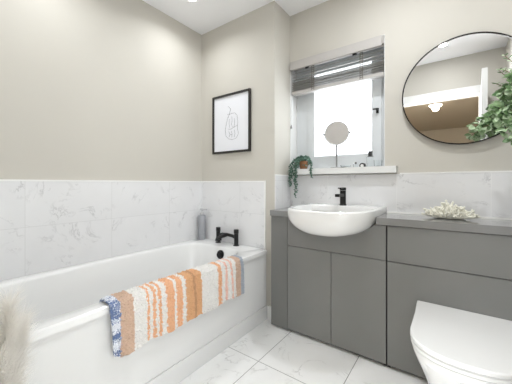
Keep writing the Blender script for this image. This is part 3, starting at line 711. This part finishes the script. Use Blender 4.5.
# ------------------------------------------------------------------ coral ornament
rnd = random.Random(21)
ccx, ccy = -0.022, 1.925
bm = bmesh.new()
def knob(p, r): bmesh.ops.create_icosphere(bm, subdivisions=2, radius=r, matrix=Matrix.Translation(p))
lathe(bm, [(0.05, 0.001), (0.066, 0.006), (0.06, 0.016), (0.02, 0.03)], 0, 0, 0, 20)
bmesh.ops.scale(bm, vec=(1.25, 0.62, 1), verts=bm.verts); bmesh.ops.translate(bm, vec=(ccx, ccy, ZC), verts=bm.verts)
for k in range(190):
    a = rnd.uniform(0, 2*PI); q_ = math.sqrt(rnd.random())
    bx_, by_ = ccx+math.cos(a)*q_*0.092, ccy+math.sin(a)*q_*0.046
    el = rnd.uniform(0.05, 1.2)
    d = Vector((math.cos(a)*q_*1.35+rnd.uniform(-.35, .35), math.sin(a)*q_*0.7+rnd.uniform(-.35, .35), el)).normalized()
    ln_ = rnd.uniform(0.022, 0.050)*(1.35-0.55*q_)
    p0 = Vector((bx_, by_, ZC+0.014)); p1 = p0+d*ln_
    top = ZC+0.104-0.034*abs((p1.x-ccx)/0.14)**1.5
    if p1.z > top: p1.z = top-rnd.uniform(0, 0.012)
    if p1.z < ZC+0.012: p1.z = ZC+0.012
    p1.y = min(max(p1.y, ccy-0.068), ccy+0.085); p1.x = min(max(p1.x, ccx-0.135), ccx+0.135)
    r0 = rnd.uniform(0.0045, 0.008)
    tube(bm, [p0, (p0+p1)/2+Vector((rnd.uniform(-.005, .005),)*3), p1], [r0*1.25, r0, r0*0.85], 7)
    knob(p1, r0*1.0)
    for j in range(2):
        d2 = (d+Vector((rnd.uniform(-.9, .9), rnd.uniform(-.9, .9), rnd.uniform(-.2, .6)))).normalized()
        p2 = p1+d2*rnd.uniform(0.008, 0.017); p2.z = max(p2.z, ZC+0.008)
        tube(bm, [p1-(p1-p0)*0.2, p2], [r0*0.85, r0*0.65], 6); knob(p2, r0*0.72)
for k in range(7):
    p0 = Vector((ccx+rnd.uniform(-.03, .01), ccy, ZC+0.05)); p1 = p0+Vector((rnd.uniform(-.02, .02), rnd.uniform(-.02, .01), rnd.uniform(0.03, 0.062)))
    tube(bm, [p0, p1], [0.007, 0.005], 7); knob(p1, 0.0065)
o = link('coral_ornament', bm, 'coral', None, smooth=True); tag(o, 'white branching coral ornament resting on the grey worktop', 'ornament')

# ------------------------------------------------------------------ eucalyptus in a vase at the right
eu = thing('eucalyptus_plant', (0.375, 1.93, ZC), 'leafy green eucalyptus spray hanging in front of the round mirror', 'plant')
bm = bmesh.new(); lathe(bm, [(0.045, 0.0), (0.055, 0.01), (0.065, 0.10), (0.055, 0.19), (0.030, 0.24), (0.028, 0.29), (0.034, 0.30), (0.028, 0.30), (0.022, 0.25)], 0.375, 1.93, ZC, 32); link('vase', bm, 'vase', eu, smooth=True)
rnd = random.Random(5)
def leaf(bm, base, d, up, L_, W_):
    d = d.normalized(); s = d.cross(up)
    s = s.normalized() if s.length > 1e-3 else frame_of(d)[0]
    nn = s.cross(d).normalized(); cup = rnd.uniform(0.1, 0.3)
    prof = [(0, 0.06), (0.2, 0.62), (0.45, 0.98), (0.7, 0.9), (0.9, 0.5), (1.0, 0.06)]
    rows = []
    for t, w_ in prof:
        c = base+d*L_*t-nn*(L_*0.25*t*t)
        rows.append([bm.verts.new(c-s*W_*w_*0.5+nn*W_*cup*w_), bm.verts.new(c), bm.verts.new(c+s*W_*w_*0.5+nn*W_*cup*w_)])
    for a, b in zip(rows, rows[1:]):
        bm.faces.new((a[0], a[1], b[1], b[0])); bm.faces.new((a[1], a[2], b[2], b[1]))
stems = []
root = Vector((0.375, 1.93, ZC+0.27))
# (mid, end) control points of arching branches: tips reach left and droop in front of the mirror
ends = [((0.33, 1.90, 1.62), (0.20, 1.89, 1.56)), ((0.30, 1.89, 1.58), (0.13, 1.88, 1.44)), ((0.27, 1.88, 1.50), (0.09, 1.88, 1.405)), ((0.30, 1.88, 1.48), (0.11, 1.87, 1.385)),
        ((0.33, 1.87, 1.50), (0.20, 1.86, 1.36)), ((0.35, 1.87, 1.48), (0.255, 1.86, 1.29)), ((0.33, 1.90, 1.66), (0.235, 1.90, 1.64)), ((0.34, 1.88, 1.56), (0.24, 1.87, 1.47)),
        ((0.31, 1.91, 1.56), (0.17, 1.91, 1.50)), ((0.36, 1.88, 1.60), (0.29, 1.86, 1.40)), ((0.34, 1.91, 1.62), (0.26, 1.92, 1.60)), ((0.35, 1.89, 1.56), (0.27, 1.88, 1.52)), ((0.31, 1.89, 1.52), (0.18, 1.88, 1.42)), ((0.37, 1.86, 1.5), (0.34, 1.83, 1.34)), ((0.38, 1.88, 1.6), (0.36, 1.85, 1.5)), ((0.34, 1.86, 1.5), (0.235, 1.84, 1.315)), ((0.36, 1.87, 1.55), (0.215, 1.87, 1.44)), ((0.35, 1.9, 1.7), (0.245, 1.9, 1.66))]
def qb(a, b, c, t): return a*(1-t)**2+b*2*t*(1-t)+c*t*t
bml = bmesh.new(); bms = bmesh.new()
for mid, end in ends:
    mid, end = Vector(mid), Vector(end); mid.z += 0.06
    pts = [qb(root, mid, end, i/24) for i in range(25)]
    tube(bms, pts, [0.003-0.0018*i/24 for i in range(25)], 6)
    for i in range(8, 25):
        p = pts[i]; tdir = (pts[i]-pts[i-1]).normalized()
        for k in range(4):
            o_ = Vector((rnd.uniform(-1, 1), rnd.uniform(-1, 0.55), rnd.uniform(-1, 1)))
            o_ = (o_-tdir*o_.dot(tdir)).normalized(); dd = (o_+tdir*rnd.uniform(0.2, 0.9)).normalized()
            sz = rnd.uniform(0.026, 0.044)
            if p.y+dd.y*sz > 2.02: dd.y = -abs(dd.y)
            leaf(bml, p+o_*0.002, dd, Vector((rnd.uniform(-.5, .5), rnd.uniform(-1, -.1), rnd.uniform(.2, 1))), sz, sz*rnd.uniform(0.62, 0.85))
# bare twigs at the top, with small narrow leaves
for mid, end in (((0.36, 1.93, 1.6), (0.215, 1.93, 1.775)), ((0.37, 1.92, 1.62), (0.255, 1.92, 1.74)), ((0.34, 1.92, 1.62), (0.205, 1.92, 1.70))):
    mid, end = Vector(mid), Vector(end); pts = [qb(root, mid, end, i/20) for i in range(21)]
    tube(bms, pts, [0.0028-0.0014*i/20 for i in range(21)], 6)
    for i in range(11, 21):
        for s in (-1, 1):
            dd = Vector((s*0.8, rnd.uniform(-.4, .2), 0.5+rnd.uniform(-.3, .3))); leaf(bml, pts[i], dd, Vector((0, -1, 0.3)), rnd.uniform(0.014, 0.026), 0.006)
link('stems', bms, 'stem', eu); link('foliage', bml, 'leaf', eu, smooth=True)

# ------------------------------------------------------------------ pampas grass in a floor vase at the left edge
pg = thing('pampas_grass', (-1.06, 0.17, 0), 'soft white pampas grass plumes at the near end of the bath', 'dried plant')
bm = bmesh.new(); lathe(bm, [(0.06, 0.001), (0.075, 0.02), (0.09, 0.12), (0.07, 0.24), (0.035, 0.30), (0.038, 0.32), (0.030, 0.32)], -1.06, 0.17, 0, 28); link('floor_vase', bm, 'vase', pg, smooth=True)
rnd = random.Random(3)
plumes = [[(x-0.02, y-0.01, z) for x, y, z in pl] for pl in [((-1.02, 0.19, 0.30), (-1.00, 0.20, 0.50), (-0.985, 0.21, 0.75)), ((-1.02, 0.19, 0.30), (-1.05, 0.22, 0.46), (-1.05, 0.25, 0.66)), ((-1.02, 0.19, 0.30), (-0.99, 0.18, 0.45), (-0.965, 0.18, 0.62)), ((-1.02, 0.19, 0.30), (-1.06, 0.16, 0.52), (-1.07, 0.15, 0.77))]]
pg['kind'] = 'thing'
bmp = bmesh.new(); bms = bmesh.new()
for a, b, c in plumes:
    a, b, c = Vector(a), Vector(b), Vector(c); pts = [qb(a, b, c, i/24) for i in range(25)]
    tube(bms, pts, [0.0022]*25, 5)
    for k in range(3200):
        t = rnd.uniform(0.22, 1.0); p = qb(a, b, c, t); ax_ = (qb(a, b, c, min(1, t+.05))-qb(a, b, c, t-.05)).normalized()
        rad = Vector((rnd.gauss(0, 1), rnd.gauss(0, 1), rnd.gauss(0, .4))).normalized()
        L_ = rnd.uniform(0.05, 0.13)*(1.1-0.45*t)
        e1 = p+ax_*L_*0.6+rad*L_*0.28; e2 = p+ax_*L_*0.95+rad*L_*0.62+Vector((0, 0, -0.012))
        w_ = Vector((rnd.gauss(0, 1), rnd.gauss(0, 1), 0)).normalized()*0.00055
        v = [bmp.verts.new(q_) for q_ in (p-w_, p+w_, e1+w_, e1-w_, e2)]
        bmp.faces.new(v[:4]); bmp.faces.new((v[3], v[2], v[4]))
link('stems', bms, 'plume', pg); link('plumes', bmp, 'plume', pg)
